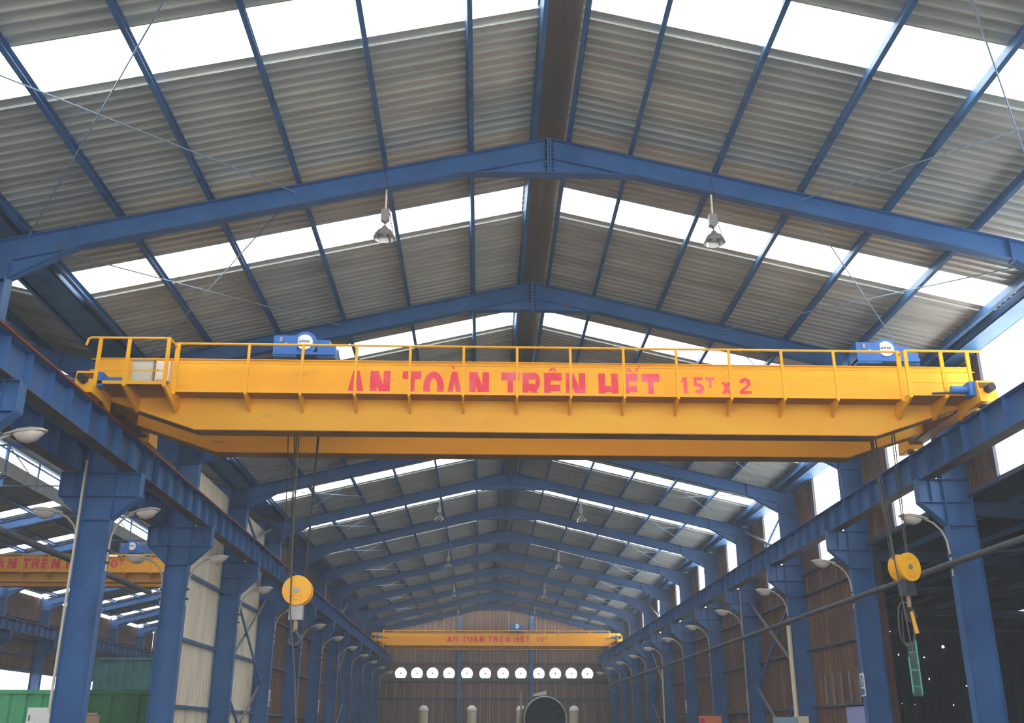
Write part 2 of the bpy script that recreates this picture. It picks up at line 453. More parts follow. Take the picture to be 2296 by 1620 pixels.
for z in (1.9, 4.2, 5.6, 6.95, 8.4):
    part('girt', MB().box(-9.6, 9.6, YEND - 0.17, YEND - 0.05, z - 0.1 if z == 5.6 else z - 0.05, z + (0.18 if z == 5.6 else 0.05)), GIRT, wb)
for x in (-2.9, 3.07):
    part('wind_column', MB().box(x - 0.12, x + 0.12, YEND - 0.42, YEND - 0.4, 0, ztop(x) - 0.3).box(x - 0.12, x + 0.12, YEND - 0.2, YEND - 0.18, 0, ztop(x) - 0.3).box(x - 0.01, x + 0.01, YEND - 0.4, YEND - 0.2, 0, ztop(x) - 0.3), BLUE, wb)

# neighbouring hall end wall and outer wall
wnb = structure('wall_beyond', 'dark brown end wall of the neighbouring hall')
for i in range(18):
    a = -28.2 + i * 1.03
    o = part('wall_sheet', wall_sheet_mb(1.03, 0, ZR + 0.2 - SL * abs(a - NX), ZR + 0.2 - SL * abs(a + 1.03 - NX)), BACKW, wnb); o.location = (a, YEND, 0)
for z in (2.3, 4.1, 5.9, 7.9):
    part('girt', MB().box(-28.2, -9.7, YEND - 0.16, YEND - 0.05, z - 0.06, z + 0.06), GIRT, wnb)
wf = structure('wall_light_block', 'added unseen front wall that darkens the neighbouring hall')  # out of view, added to keep front daylight out of this hall
for i in range(18):
    a = -28.2 + i * 1.03
    o = part('wall_sheet', wall_sheet_mb(1.03, 0, ZR + 0.2 - SL * abs(a - NX), ZR + 0.2 - SL * abs(a + 1.03 - NX)), BACKW, wf); o.location = (a, ROOF_Y0 + 0.1, 0)
wo = structure('wall_outer', 'outer side wall of the neighbouring hall with open bays')
OX = -28.25
for k in range(3, 13):
    y0 = FY(k); y1 = FY(k + 1) if k < 12 else YEND; ns = 6 if k < 12 else 4; sw = (y1 - y0) / ns
    z0 = 4.9 if 8 <= k <= 10 else 0.0
    for i in range(ns): wall_sheet(wo, BACKW, sw, z0, 9.3, (OX, y0 + sw * i, 0), HP)
    for z in (5.0, 5.9, 6.8, 7.9):
        part('girt', MB().box(OX + 0.05, OX + 0.16, y0 + 0.1, y1 - 0.1, z - 0.05, z + 0.05), GIRT, wo)

# lean-to shed beyond the right columns
sh = structure('ceiling', 'low dark roof of the lean-to shed beyond the columns')
LXE = 20.0
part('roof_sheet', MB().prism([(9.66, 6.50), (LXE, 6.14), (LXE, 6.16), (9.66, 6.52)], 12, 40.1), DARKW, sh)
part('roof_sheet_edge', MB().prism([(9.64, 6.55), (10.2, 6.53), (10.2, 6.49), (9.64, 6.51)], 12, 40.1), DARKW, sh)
for x in (10.6, 12.1, 13.6, 15.1, 16.6, 18.1, 19.5):
    z = 6.5 - (x - 9.66) * 0.0348
    part('purlin', MB().box(x - 0.04, x + 0.04, 12, 40, z - 0.15, z - 0.01), BLUEL, sh)
ws = structure('wall_shed', 'dark shed walls with pinholes of daylight')
ys = sorted([12.0, 40.1]); 
holes_end = [(14.85, 5.35, .07), (14.4, 4.7, .05), (15.1, 4.45, .04), (16.9, 4.75, .07), (16.1, 4.35, .035), (16.2, 3.55, .05), (17.0, 2.6, .04), (15.0, 2.65, .025), (15.5, 2.62, .02), (13.7, 2.3, .025), (17.6, 3.3, .03), (18.3, 4.0, .03), (16.0, 5.4, .03), (18.6, 5.2, .04)]
def holed(axis, fixed, lo, hi, z0, z1, holes):
    us = sorted({lo, hi} | {h[0] - h[2] for h in holes} | {h[0] + h[2] for h in holes})
    zs = sorted({z0, z1} | {h[1] - h[2] for h in holes} | {h[1] + h[2] for h in holes})
    mb = MB(); holes = [(h[0], h[1], h[2] * 0.7) for h in holes]
    us = sorted({lo, hi} | {h[0] - h[2] for h in holes} | {h[0] + h[2] for h in holes})
    zs = sorted({z0, z1} | {h[1] - h[2] for h in holes} | {h[1] + h[2] for h in holes})
    for i in range(len(us) - 1):
        for j in range(len(zs) - 1):
            uc, zc = (us[i] + us[i + 1]) / 2, (zs[j] + zs[j + 1]) / 2
            if any(abs(uc - h[0]) < h[2] and abs(zc - h[1]) < h[2] for h in holes): continue
            P = [(us[i], zs[j]), (us[i + 1], zs[j]), (us[i + 1], zs[j + 1]), (us[i], zs[j + 1])]
            mb.quad(*[(u, fixed, z) if axis == 'y' else (fixed, u, z) for u, z in P])
    return mb
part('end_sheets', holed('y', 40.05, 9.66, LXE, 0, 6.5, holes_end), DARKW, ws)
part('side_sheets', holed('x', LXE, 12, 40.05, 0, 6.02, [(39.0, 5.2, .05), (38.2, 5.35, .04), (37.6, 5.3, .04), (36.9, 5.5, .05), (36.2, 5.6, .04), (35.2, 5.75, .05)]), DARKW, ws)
part('added_front_sheets', MB().quad((9.66, 12, 0), (LXE, 12, 0), (LXE, 12, 6.15), (9.66, 12, 6.5)), DARKW, ws)  # unseen closing wall, added so the shed interior stays dark
for i in range(26):
    part('sheet_rib', MB().box(9.8 + i * 0.4, 9.86 + i * 0.4, 39.98, 40.04, 0, 6.1), DARKW, ws)
for i in range(12):
    part('sheet_rib', MB().box(LXE - 0.06, LXE - 0.01, 28.2 + i, 28.28 + i, 0, 6.0), GIRT, ws)
for z in (2.0, 4.1):
    part('girt', MB().box(9.7, LXE - 0.1, 39.86, 39.96, z - 0.05, z + 0.05), DARKW, ws)
for j, y in enumerate((FY(2), FY(3), FY(4), FY(5) - 0.6)):
    SHB = mat('dim_shed_beam', (48, 70, 108), 0.6)  # blue darkened: the dimness of the shed is put into the colour
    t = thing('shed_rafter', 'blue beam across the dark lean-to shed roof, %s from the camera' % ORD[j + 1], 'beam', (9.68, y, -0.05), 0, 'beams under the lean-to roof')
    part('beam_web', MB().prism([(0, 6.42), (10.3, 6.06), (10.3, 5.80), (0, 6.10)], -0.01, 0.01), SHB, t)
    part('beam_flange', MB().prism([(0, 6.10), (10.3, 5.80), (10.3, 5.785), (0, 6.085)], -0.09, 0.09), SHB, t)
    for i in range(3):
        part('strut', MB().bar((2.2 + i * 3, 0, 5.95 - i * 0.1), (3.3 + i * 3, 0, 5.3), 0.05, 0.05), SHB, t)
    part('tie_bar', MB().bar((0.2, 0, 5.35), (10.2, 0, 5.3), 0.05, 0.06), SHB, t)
gs = thing('green_strip_panel', 'tall narrow green plastic strip in the dark shed end wall', 'panel', (15.58, 39.82, 2.9))
part('strip', MB().box(-0.17, 0.17, 0, 0.03, 0, 2.0), GREENS, gs)
part('edge', MB().box(-0.2, -0.16, -0.02, 0.02, 0.1, 1.45), MINT, gs, label='mint bright edge')
part('edge', MB().box(0.15, 0.19, -0.02, 0.02, 0.05, 2.1), MINT, gs, label='mint bright edge')
for z in (0.35, 0.95, 1.6): part('rung', MB().box(-0.16, 0.15, -0.01, 0.0, z, z + 0.03), MINT, gs)

# ------------------------------------------------------------------ dusty air
hz = bpy.data.materials.new('dusty_air'); hz.use_nodes = True; hn = hz.node_tree; hn.nodes.clear()
ho = hn.nodes.new('ShaderNodeOutputMaterial'); hv = hn.nodes.new('ShaderNodeVolumeScatter')
hv.inputs['Density'].default_value = 0.0022; hv.inputs['Color'].default_value = (0.86, 0.93, 1, 1); hv.inputs['Anisotropy'].default_value = 0.2
hn.links.new(hv.outputs[0], ho.inputs['Volume'])
air = put('haze', MB().box(-45, 35, -4, 100, -0.2, 16).mesh('haze', hz)); air['kind'] = 'stuff'; air['label'] = 'thin dusty haze filling the hall'; air['category'] = 'haze'

# ------------------------------------------------------------------ steel frames
CW = 0.62   # column depth
def rafter_meshes(cut=0.0):
    out = []
    for s in (1, -1):
        P = [(0, ZR), (s * 9.3, ZR - SL * 9.3), (s * 9.3, 8.6), (s * 8.9, 8.66), (s * 7.96, ZR - SL * 7.96 - 0.39), (s * 1.5, ZR - SL * 1.5 - 0.38), (0, ZR - 0.70)]
        if cut: P = [(s * cut, ZR - SL * cut)] + P[1:5] + [(s * cut, ZR - SL * cut - 0.40)]
        web = MB().prism([(x, z) for x, z in P], -0.008, 0.008)
        top = MB().prism([(s * cut, ZR - SL * cut), (s * 9.3, ZR - SL * 9.3), (s * 9.3, ZR - SL * 9.3 - 0.014), (s * cut, ZR - SL * cut - 0.014)], -0.1, 0.1)
        b = [(0, ZR - 0.70), (s * 1.5, ZR - SL * 1.5 - 0.38), (s * 7.96, ZR - SL * 7.96 - 0.39), (s * 8.98, 8.64)]
        bot = MB()
        if cut: b[1] = (s * cut, ZR - SL * cut - 0.40)
        for i in range(1 if cut else 0, 3):
            (x0, z0), (x1, z1) = b[i], b[i + 1]
            bot.prism([(x0, z0), (x1, z1), (x1, z1 + 0.014), (x0, z0 + 0.014)], -0.1, 0.1)
        ma = MB().prism([(s * 0.02, ZR - 0.40), (s * 1.5, ZR - SL * 1.5 - 0.38), (s * 1.5, ZR - SL * 1.5 - 0.388), (s * 0.02, ZR - 0.388)], -0.07, 0.07)
        mid = MB().prism([(s * 7.96, ZR - SL * 7.96 - 0.39), (s * 8.98, ZR - SL * 8.98 - 0.42), (s * 8.98, ZR - SL * 8.98 - 0.408), (s * 7.96, ZR - SL * 7.96 - 0.408)], -0.07, 0.07)
        st = MB().box(s * 7.96 - 0.01, s * 7.96 + 0.01, -0.09, 0.09, ZR - SL * 7.96 - 0.39, ZR - SL * 7.96)
        out.append([('rafter_web', web), ('top_flange', top), ('bottom_flange', bot), ('knee_stiffener', mid), ('web_stiffener', st)] + ([] if cut else [('apex_stiffener', ma)]))
    return [[(n_, mb.mesh(n_, BLUE)) for n_, mb in l] for l in out]
RM = rafter_meshes(); RMN = rafter_meshes(1.6)
TIE = MB().box(-1.6, 1.6, -0.03, 0.03, ZR - SL * 1.6 - 0.36, ZR - SL * 1.6 - 0.31).mesh('ridge_tie', BLUE)
endp = MB().box(-0.035, -0.005, -0.11, 0.11, ZR - 0.72, ZR - 0.01).box(0.005, 0.035, -0.11, 0.11, ZR - 0.72, ZR - 0.01)
EPM = endp.mesh('ridge_plate', BLUE)
bolt = MB()
for i in range(8):
    bolt.box(-0.075, -0.037, -0.08, -0.05, ZR - 0.66 + i * 0.08, ZR - 0.63 + i * 0.08).box(0.037, 0.075, -0.08, -0.05, ZR - 0.66 + i * 0.08, ZR - 0.63 + i * 0.08)
BOLTM = bolt.mesh('ridge_bolts', DGREY)
def rafter(k, cx, label, grp):
    t = thing('roof_rafter', label, 'rafter', (cx, FY(k), 0), 0, grp)
    for l in (RM if cx == 0 else RMN):
        for n_, me in l: put(n_, me, t)
    if cx != 0: put('ridge_tie', TIE, t); return
    put('ridge_plate', EPM, t); b_ = put('ridge_bolts', BOLTM, t); b_['kind'] = 'stuff'
for k in range(1, NK + 1):
    rafter(k, 0, '%s blue steel roof frame from the camera, spanning the main hall' % ORD[k], 'roof frames over the main hall')
for k in range(1, NK + 1):
    rafter(k, NX, '%s blue steel roof frame from the camera, spanning the neighbouring hall' % ORD[k], 'roof frames over the neighbouring hall')

def column_parts():
    """local: hall side is +x, inner face at x = 0.325, outer at -0.325"""
    h = CW / 2
    d = {}
    d['web'] = MB().box(-h, h, -0.008, 0.008, 0, 9.3).mesh('column_web', BLUE)
    d['fi'] = MB().box(h - 0.014, h, -0.13, 0.13, 0, 8.9).mesh('column_flange', BLUE)
    d['fo'] = MB().box(-h, -h + 0.014, -0.13, 0.13, 0, 9.4).mesh('column_flange', BLUE)
    st = MB()
    d['st'] = [MB().box(-h + 0.014, h - 0.014, -0.11, 0.11, z, z + 0.012).mesh('web_stiffener', BLUE) for z in (5.82, 6.33, 6.84, 8.6)]
    B = h + 0.55
    br = MB().prism([(h, 6.84), (B, 6.84), (B, 6.34), (h, 5.82)], -0.008, 0.008)
    d['bw'] = br.mesh('bracket', BLUE)
    d['bs'] = [MB().box(h, B, -0.13, 0.13, 6.835, 6.85).mesh('bracket_plate', BLUE),
               MB().box(B - 0.012, B, -0.13, 0.13, 6.34, 6.84).mesh('bracket_plate', BLUE),
               MB().box(h, B, -0.11, 0.11, 6.33, 6.342).mesh('bracket_plate', BLUE),
               MB().box(h + 0.26, h + 0.272, -0.11, 0.11, 6.34, 6.84).mesh('bracket_plate', BLUE),
               MB().prism([(h, 5.82), (B, 6.33), (B, 6.345), (h, 5.835)], -0.13, 0.13).mesh('bracket_plate', BLUE)]
    d['base'] = MB().box(-h - 0.1, h + 0.1, -0.25, 0.25, 0, 0.03).mesh('base_plate', BLUE)
    return d
CP = column_parts()
def column(x, k, flip, label, grp, double=False):
    t = thing('steel_column', label, 'column', (x, FY(k), 0), math.pi if flip else 0, grp)
    put('column_web', CP['web'], t); put('column_flange', CP['fi'], t); put('column_flange', CP['fo'], t); put('base_plate', CP['base'], t)
    for me in CP['st']: put('web_stiffener', me, t)
    for rz in ((0, math.pi) if double else (0,)):
        b = put('bracket', CP['bw'], t, (0, 0, 0), rz)
        for me in CP['bs']: put('bracket_plate', me, b)
    return t
CXL, CXR, CXN = -9.31, 9.31, -27.9
for k in range(1, NK + 1):
    lab = '%s blue steel column from the camera, in the row between the two halls' % ORD[k]
    c = column(CXL, k, False, lab, 'columns between the two halls', True)
    column(CXR, k, True, '%s blue steel column from the camera, in the row at the brown wall' % ORD[k], 'columns at the brown wall side')
for k in range(5, NK + 1):
    column(CXN, k, False, '%s blue column from the camera, at the far outer side of the neighbouring hall' % ORD[k - 4], 'columns at the outer side of the neighbouring hall')

# ------------------------------------------------------------------ crane runways
def girder_meshes(L, nst):
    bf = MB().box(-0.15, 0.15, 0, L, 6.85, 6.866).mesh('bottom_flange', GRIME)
    beam = MB().box(-0.15, 0.15, 0, L, 7.484, 7.50).box(-0.006, 0.006, 0, L, 6.866, 7.484).mesh('girder_beam', BLUE)
    rail = MB().box(-0.035, 0.035, 0, L, 7.50, 7.57).mesh('crane_rail', RAILM)
    st = MB().box(-0.14, 0.14, -0.005, 0.005, 6.866, 7.484).mesh('girder_stiffener', BLUE)
    return (beam, bf), rail, st, [L * (i + 0.5) / nst for i in range(nst)]
GM = girder_meshes(S, 7); GE = girder_meshes(YEND - FY(12), 4)
def runway(x, k0, where, grp):
    for i, k in enumerate(range(k0, 13)):
        b, r, s_, ys_ = GM if k < 12 else GE
        t = thing('crane_runway_girder', '%s blue runway girder from the camera, %s' % (ORD[i + 1], where), 'girder', (x, FY(k), 0), 0, grp)
        put('girder_beam', b[0], t); put('bottom_flange', b[1], t); put('crane_rail', r, t)
        for y in ys_: put('girder_stiffener', s_, t, (0, y, 0))
runway(-RAILX, 0, 'main crane track at the shared columns', 'runway girders at the open side of the main hall')
runway(RAILX, 0, 'main crane track at the brown wall', 'runway girders beside the brown wall')
runway(-9.95, 1, 'neighbouring hall side of shared columns', 'neighbouring hall runway girders on the shared columns')
runway(-27.25, 5, 'outer side of neighbouring hall', 'runway girders at the outer side of the neighbouring hall')
single('conductor_bar', MB().box(-8.53, -8.49, FY(0), YEND, 7.47, 7.51), REDBAR, 'long rusty red conductor bar along the top of the open-side runway', 'conductor')

# service pipes
single('service_pipe', MB().tube([(8.86, 12, 4.93), (8.86, 21.4, 4.97), (8.86, 45, 5.0), (8.86, YEND - 0.3, 5.06)], 0.07, 10), PIPE, 'long grey pipe running along the columns at the brown wall', 'pipe', smooth=True)
single('service_pipe', MB().tube([(-9.99, 14, 5.08), (-9.99, 27.6, 5.10)], 0.07, 10), PIPE, 'dark pipe behind the two big columns, running into the neighbouring hall side', 'pipe', smooth=True)
pts = []
for k in range(5, 12):
    for i in range(6):
        t_ = i / 6; pts.append((-8.95, FY(k) + S * t_, 5.05 - 0.035 * (k - 5) - 0.25 * 4 * t_ * (1 - t_) * 0.5))
pts.append((-8.95, YEND - 0.5, 4.8))
single('hanging_cable', MB().tube(pts, 0.018, 5), PIPE, 'thin cable sagging from column to column above the brown infill wall', 'cable')
def conduit(x, y, z0, z1, lab, m=LAMPG, r=0.03):
    single('conduit_pipe', MB().tube([(0, 0, z0), (0, 0, z1)], r, 8), m, lab, 'pipe', (x, y, 0), smooth=True)
conduit(-9.64, FY(2) - 0.17, 1.95, 7.1, 'thin pale conduit up the edge of the big column in front of the containers')
conduit(8.90, FY(4) - 0.24, 0, 4.88, 'thick pale downpipe on the fourth column of the brown wall', CREAMP, 0.075)
conduit(8.94, FY(5) - 0.19, 0, 6.8, 'thin grey conduit on the fifth column of the brown wall', GREY, 0.035)
conduit(8.92, FY(8) - 0.22, 0, 4.9, 'pale conduit on the eighth column of the brown wall', CREAMP, 0.05)

# diagonal braces between columns
def brace(x, k, z0, z1, lab, pale=True):
    y0, y1 = FY(k) + 0.15, FY(k + 1) - 0.15
    t = thing('cross_brace', lab, 'brace', (x, y0, 0), 0, 'crossed braces between columns')
    L = y1 - y0
    part('brace_bar', MB().bar((0, 0, z0), (0, L, z1), 0.06, 0.09), GREY if pale else BLUE, t, label='pale bar')
    part('brace_bar', MB().bar((0.07, L, z0), (0.07, 0, z1), 0.06, 0.09), BLUE, t, label='blue bar')
for x, nm in ((9.35, 'the brown wall'), (-9.4, 'the infill wall')):
    for k, kn in ((4, 'nearer'), (8, 'farther')):
        brace(x, k, 0.2, 3.2, 'low crossed braces in the %s braced bay of %s' % (kn, nm)); brace(x, k, 3.3, 6.3, 'crossed braces at mid height in the %s braced bay of %s' % (kn, nm))
        brace(x, k, 7.2, 9.1, 'crossed braces above the runway in the %s braced bay of %s' % (kn, nm))

# ------------------------------------------------------------------ lamps
def arm_meshes():
    pts = [(0.02, 0, 4.75), (0.02, 0, 5.2), (0.05, 0, 5.5), (0.14, 0, 5.72), (0.30, 0, 5.88), (0.50, 0, 5.97)]
    arm = MB().tube(pts, 0.024, 8).mesh('lamp_arm', LAMPG, True)
    hb = MB()
    prof = [(0.40, 0.04, 0.04), (0.52, 0.08, 0.06), (0.62, 0.13, 0.085), (0.82, 0.15, 0.09), (0.98, 0.12, 0.06), (1.06, 0.03, 0.02)]
    def shell(mb, prof, zoff, sgn, slope=0.1, n=10):
        i0 = len(mb.v)
        for (x, wy, hz) in prof:
            for j in range(n + 1):
                t = math.pi * j / n
                mb.v.append((x, wy * math.cos(t), 5.965 + zoff + (x - 0.5) * slope + sgn * hz * math.sin(t)))
        m_ = n + 1
        for a in range(len(prof) - 1):
            for j in range(n):
                A = i0 + a * m_ + j; mb.f.append((A, A + 1, A + m_ + 1, A + m_))
            mb.f.append((i0 + a * m_, i0 + (a + 1) * m_, i0 + (a + 1) * m_ + n, i0 + a * m_ + n))
        mb.f.append(tuple(i0 + j for j in range(m_))); mb.f.append(tuple(i0 + (len(prof) - 1) * m_ + j for j in range(m_)))
        return mb
    head = shell(MB(), prof, 0.0, 1).mesh('lamp_housing', LAMPG, True)
    bowl = shell(MB(), [(0.56, 0.06, 0.04), (0.63, 0.11, 0.12), (0.76, 0.14, 0.165), (0.90, 0.13, 0.13), (1.0, 0.05, 0.04)], -0.005, -1).mesh('lamp_bowl', BOWL, True)
    clamp = MB().box(-0.02, 0.07, -0.04, 0.04, 4.9, 4.95).box(-0.02, 0.07, -0.04, 0.04, 5.15, 5.2).mesh('clamp', DGREY)
    return arm, head, bowl, clamp
AM = arm_meshes()
def arm_lamp(x, k, flip, lab, grp, tilt=0.0):
    t = thing('column_lamp', lab, 'lamp', (x, FY(k) - 0.02, 0), (math.pi if flip else 0) + tilt, grp)
    put('lamp_arm', AM[0], t); h = put('lamp_housing', AM[1], t); put('lamp_bowl', AM[2], h); put('clamp', AM[3], t)
for k in range(1, NK + 1):
    arm_lamp(-9.0, k, False, 'curved arm lamp on the %s shared column, facing the main hall' % ORD[k], 'arm lamps of the shared columns', rnd.uniform(-0.25, 0.1))
    arm_lamp(9.0, k, True, 'curved arm lamp on the %s column of the brown wall row' % ORD[k], 'arm lamps on the brown wall columns', rnd.uniform(-0.1, 0.15))
for k in (1, 2, 3):
    arm_lamp(-9.63, k, True, 'curved arm lamp on the %s shared column, facing the neighbouring hall' % ORD[k], 'arm lamps facing the neighbouring hall', 0.1)

def bay_lamp_meshes():
    stem = MB().tube([(0, 0, 0), (0, 0, -0.42)], 0.018, 8).mesh('lamp_stem', CABC, True)
    cord = MB().tube([(-0.04, -0.12, 0.36), (0.0, -0.13, 0.12), (0.03, -0.08, 0.0), (0.02, 0, -0.1)], 0.008, 5).mesh('cord', DGREY)
    box = MB().prism([(-0.07, -0.40), (0.07, -0.40), (0.07, -0.58), (0.0, -0.64), (-0.07, -0.60)], -0.06, 0.06).mesh('ballast_box', GREY)
    neck = MB().tube([(0, 0, -0.62), (0, 0, -0.72)], 0.012, 8).mesh('lamp_neck', DGREY, True)
    sh_ = MB().lathe([(0.012, -0.69), (0.045, -0.72), (0.06, -0.76), (0.12, -0.80), (0.165, -0.86), (0.19, -0.93), (0.185, -0.935), (0.16, -0.865), (0.115, -0.81), (0.05, -0.775), (0.0, -0.77)], 28).mesh('lamp_reflector', CHROME, True)
    bulb = MB().lathe([(0.0, -0.775), (0.03, -0.78), (0.045, -0.84), (0.03, -0.89), (0.0, -0.90)], 16).mesh('bulb', WHITE, True)
    cab = MB().tube([(0.07, 0, -0.44), (0.10, 0, -0.62), (0.14, 0, -0.82)], 0.008, 5).mesh('safety_cable', DGREY)
    return stem, cord, box, neck, sh_, bulb, cab
BL = bay_lamp_meshes()
def bay_lamp(x, y, z, lab, grp):
    t = thing('pendant_lamp', lab, 'lamp', (x, y, z), 0, grp)
    for n_, me in zip(('lamp_stem', 'cord', 'ballast_box', 'lamp_neck', 'lamp_reflector'), BL[:5]): last = put(n_, me, t)
    put('bulb', BL[5], last); put('safety_cable', BL[6], t)
for i, k in enumerate((1, 3, 5, 7, 9, 11)):
    for s in (-1, 1):
        bay_lamp(s * 2.83, FY(k) - 0.02, ZR - SL * 2.83 - 0.40, 'high bay pendant lamp under the %s roof frame, on the %s' % (ORD[k], 'shared column side' if s < 0 else 'brown wall side'), 'pendant lamps of the main hall')
bay_lamp(NX + 2.83, FY(3), ZR - SL * 2.83 - 0.40, 'high bay pendant lamp in the neighbouring hall, below the ridge monitor', 'pendant lamps of the neighbouring hall')

# ------------------------------------------------------------------ lettering
def glyph(ch):
    """list of polygons in the unit box (x 0..1, z 0..1)"""
    s = 0.34 if ch in 'NHRE' else 0.30; t = 0.25
    R = []
    def q(*p): R.append(list(p))
    def rect(a, b, c, d): q((a, c), (b, c), (b, d), (a, d))
    if ch == 'A':
        q((-0.04, 0), (s, 0), (0.62, 1), (0.32, 1)); q((1 - s, 0), (1.04, 0), (0.68, 1), (0.38, 1)); rect(0.2, 0.8, 0.22, 0.36)
    elif ch == 'N':
        rect(0, s, 0, 1); rect(1 - s, 1, 0, 1); q((s * 0.2, 1), (s * 1.15, 1), (1 - s * 0.2, 0), (1 - s * 1.15, 0))
    elif ch == 'T': rect(0, 1, 1 - t, 1); rect(0.5 - s / 2, 0.5 + s / 2, 0, 1 - t)
    elif ch in 'O0':
        n = 20
        for i in range(n):
            a, b = 2 * math.pi * i / n, 2 * math.pi * (i + 1) / n
            q((0.5 + 0.5 * math.cos(a), 0.5 + 0.5 * math.sin(a)), (0.5 + 0.5 * math.cos(b), 0.5 + 0.5 * math.sin(b)),
              (0.5 + 0.18 * math.cos(b), 0.5 + 0.29 * math.sin(b)), (0.5 + 0.18 * math.cos(a), 0.5 + 0.29 * math.sin(a)))
    elif ch == 'R':
        rect(0, s, 0, 1); rect(s, 0.66, 1 - t * 0.9, 1); rect(s, 0.66, 0.42, 0.42 + t * 0.9)
        n = 8
        for i in range(n):
            a, b = -math.pi / 2 + math.pi * i / n, -math.pi / 2 + math.pi * (i + 1) / n
            q((0.66 + 0.32 * math.cos(a), 0.71 + 0.29 * math.sin(a)), (0.66 + 0.32 * math.cos(b), 0.71 + 0.29 * math.sin(b)),
              (0.66 + 0.07 * math.cos(b), 0.71 + 0.11 * math.sin(b)), (0.66 + 0.07 * math.cos(a), 0.71 + 0.11 * math.sin(a)))
        q((0.45, 0.42), (0.75, 0.46), (1, 0), (1 - s * 1.1, 0))
    elif ch == 'E': rect(0, s * 1.1, 0, 1); rect(s, 1, 1 - t, 1); rect(s, 0.92, 0.42, 0.42 + t * 0.8); rect(s, 1, 0, t)
    elif ch == 'H': rect(0, s, 0, 1); rect(1 - s, 1, 0, 1); rect(s, 1 - s, 0.4, 0.6)
    elif ch == '1': rect(0.42, 0.88, 0, 1); q((0.05, 0.68), (0.45, 0.8), (0.6, 1), (0.4, 1))
    elif ch == '5':
        rect(0.1, 0.9, 0.83, 1); rect(0.1, 0.36, 0.45, 0.83); n = 9
        for i in range(n):
            a, b = math.pi * 0.62 - math.pi * 1.42 * i / n, math.pi * 0.62 - math.pi * 1.42 * (i + 1) / n
            q((0.5 + 0.48 * math.cos(a), 0.31 + 0.31 * math.sin(a)), (0.5 + 0.48 * math.cos(b), 0.31 + 0.31 * math.sin(b)),
              (0.5 + 0.14 * math.cos(b), 0.31 + 0.11 * math.sin(b)), (0.5 + 0.14 * math.cos(a), 0.31 + 0.11 * math.sin(a)))
    elif ch == '2':
        rect(0, 1, 0, 0.19); n = 9
        for i in range(n):
            a, b = math.pi * 1.02 - math.pi * 1.2 * i / n, math.pi * 1.02 - math.pi * 1.2 * (i + 1) / n
            q((0.5 + 0.48 * math.cos(a), 0.68 + 0.32 * math.sin(a)), (0.5 + 0.48 * math.cos(b), 0.68 + 0.32 * math.sin(b)),
              (0.5 + 0.14 * math.cos(b), 0.68 + 0.11 * math.sin(b)), (0.5 + 0.14 * math.cos(a), 0.68 + 0.11 * math.sin(a)))
        q((0, 0.19), (0.36, 0.19), (0.9, 0.5), (0.68, 0.6))
    elif ch == 'x': q((0, 0), (0.38, 0), (1, 1), (0.62, 1)); q((0.62, 0), (1, 0), (0.38, 1), (0, 1))
    elif ch == '`': q((0.05, 1), (0.5, 1), (0.85, 0.1), (0.55, 0))
    elif ch == "'": q((0.55, 1), (1.0, 1), (0.45, 0), (0.15, 0.0))
    elif ch == '^': q((0, 0), (0.3, 0), (0.5, 0.45), (0.5, 1), (0.35, 0.95)); q((1, 0), (0.7, 0), (0.5, 0.45), (0.5, 1), (0.65, 0.95))
    return R
# slogan: glyph, x start, x end, z start, z end, in units of the big lettering (x from 0 to 7.10, z in letter heights)
SLOGAN = [('A', 0.0, .40, 0, 1), ('N', .52, .97, 0, 1), ('T', 1.25, 1.67, 0, 1), ('O', 1.72, 2.19, 0, 1), ('A', 2.25, 2.60, 0, 1), ('`', 2.33, 2.45, 1.08, 1.22),
          ('N', 2.76, 3.21, 0, 1), ('T', 3.49, 3.90, 0, 1), ('R', 3.97, 4.38, 0, 1), ('E', 4.46, 4.86, 0, 1), ('^', 4.56, 4.76, 1.05, 1.18), ('N', 4.96, 5.40, 0, 1),
          ('H', 5.70, 6.15, 0, 1), ('E', 6.28, 6.60, 0, 1), ('^', 6.31, 6.50, 1.05, 1.17), ("'", 6.50, 6.68, 1.07, 1.24), ('T', 6.69, 7.10, 0, 1)]
LOAD15 = [('1', 7.57, 7.75, .0, .56), ('5', 7.86, 8.12, .0, .56), ('T', 8.16, 8.36, .19, .56), ('x', 8.52, 8.74, .0, .4), ('2', 8.93, 9.20, .0, .56)]
LOAD10 = [('1', 7.62, 7.85, .08, .92), ('0', 7.95, 8.30, .08, .92), ('T', 8.36, 8.62, .42, .92)]
def letters(parent, items, x0, kx, z0, hz, y, m, clip=0):
    for ch, a, b, c, d in items:
        mb = MB()
        for i, poly in enumerate(glyph(ch)):
            P = [(x0 + kx * (a + (b - a) * u), max(clip, z0 + hz * (c + (d - c) * v))) for u, v in poly]
            if max(q[1] for q in P) - min(q[1] for q in P) < 1e-4: continue
            yy = y - 0.002 - 0.0006 * (i % 6)
            mb.quad(*[(u, yy, v) for u, v in P])
        part('letter', mb, m, parent)

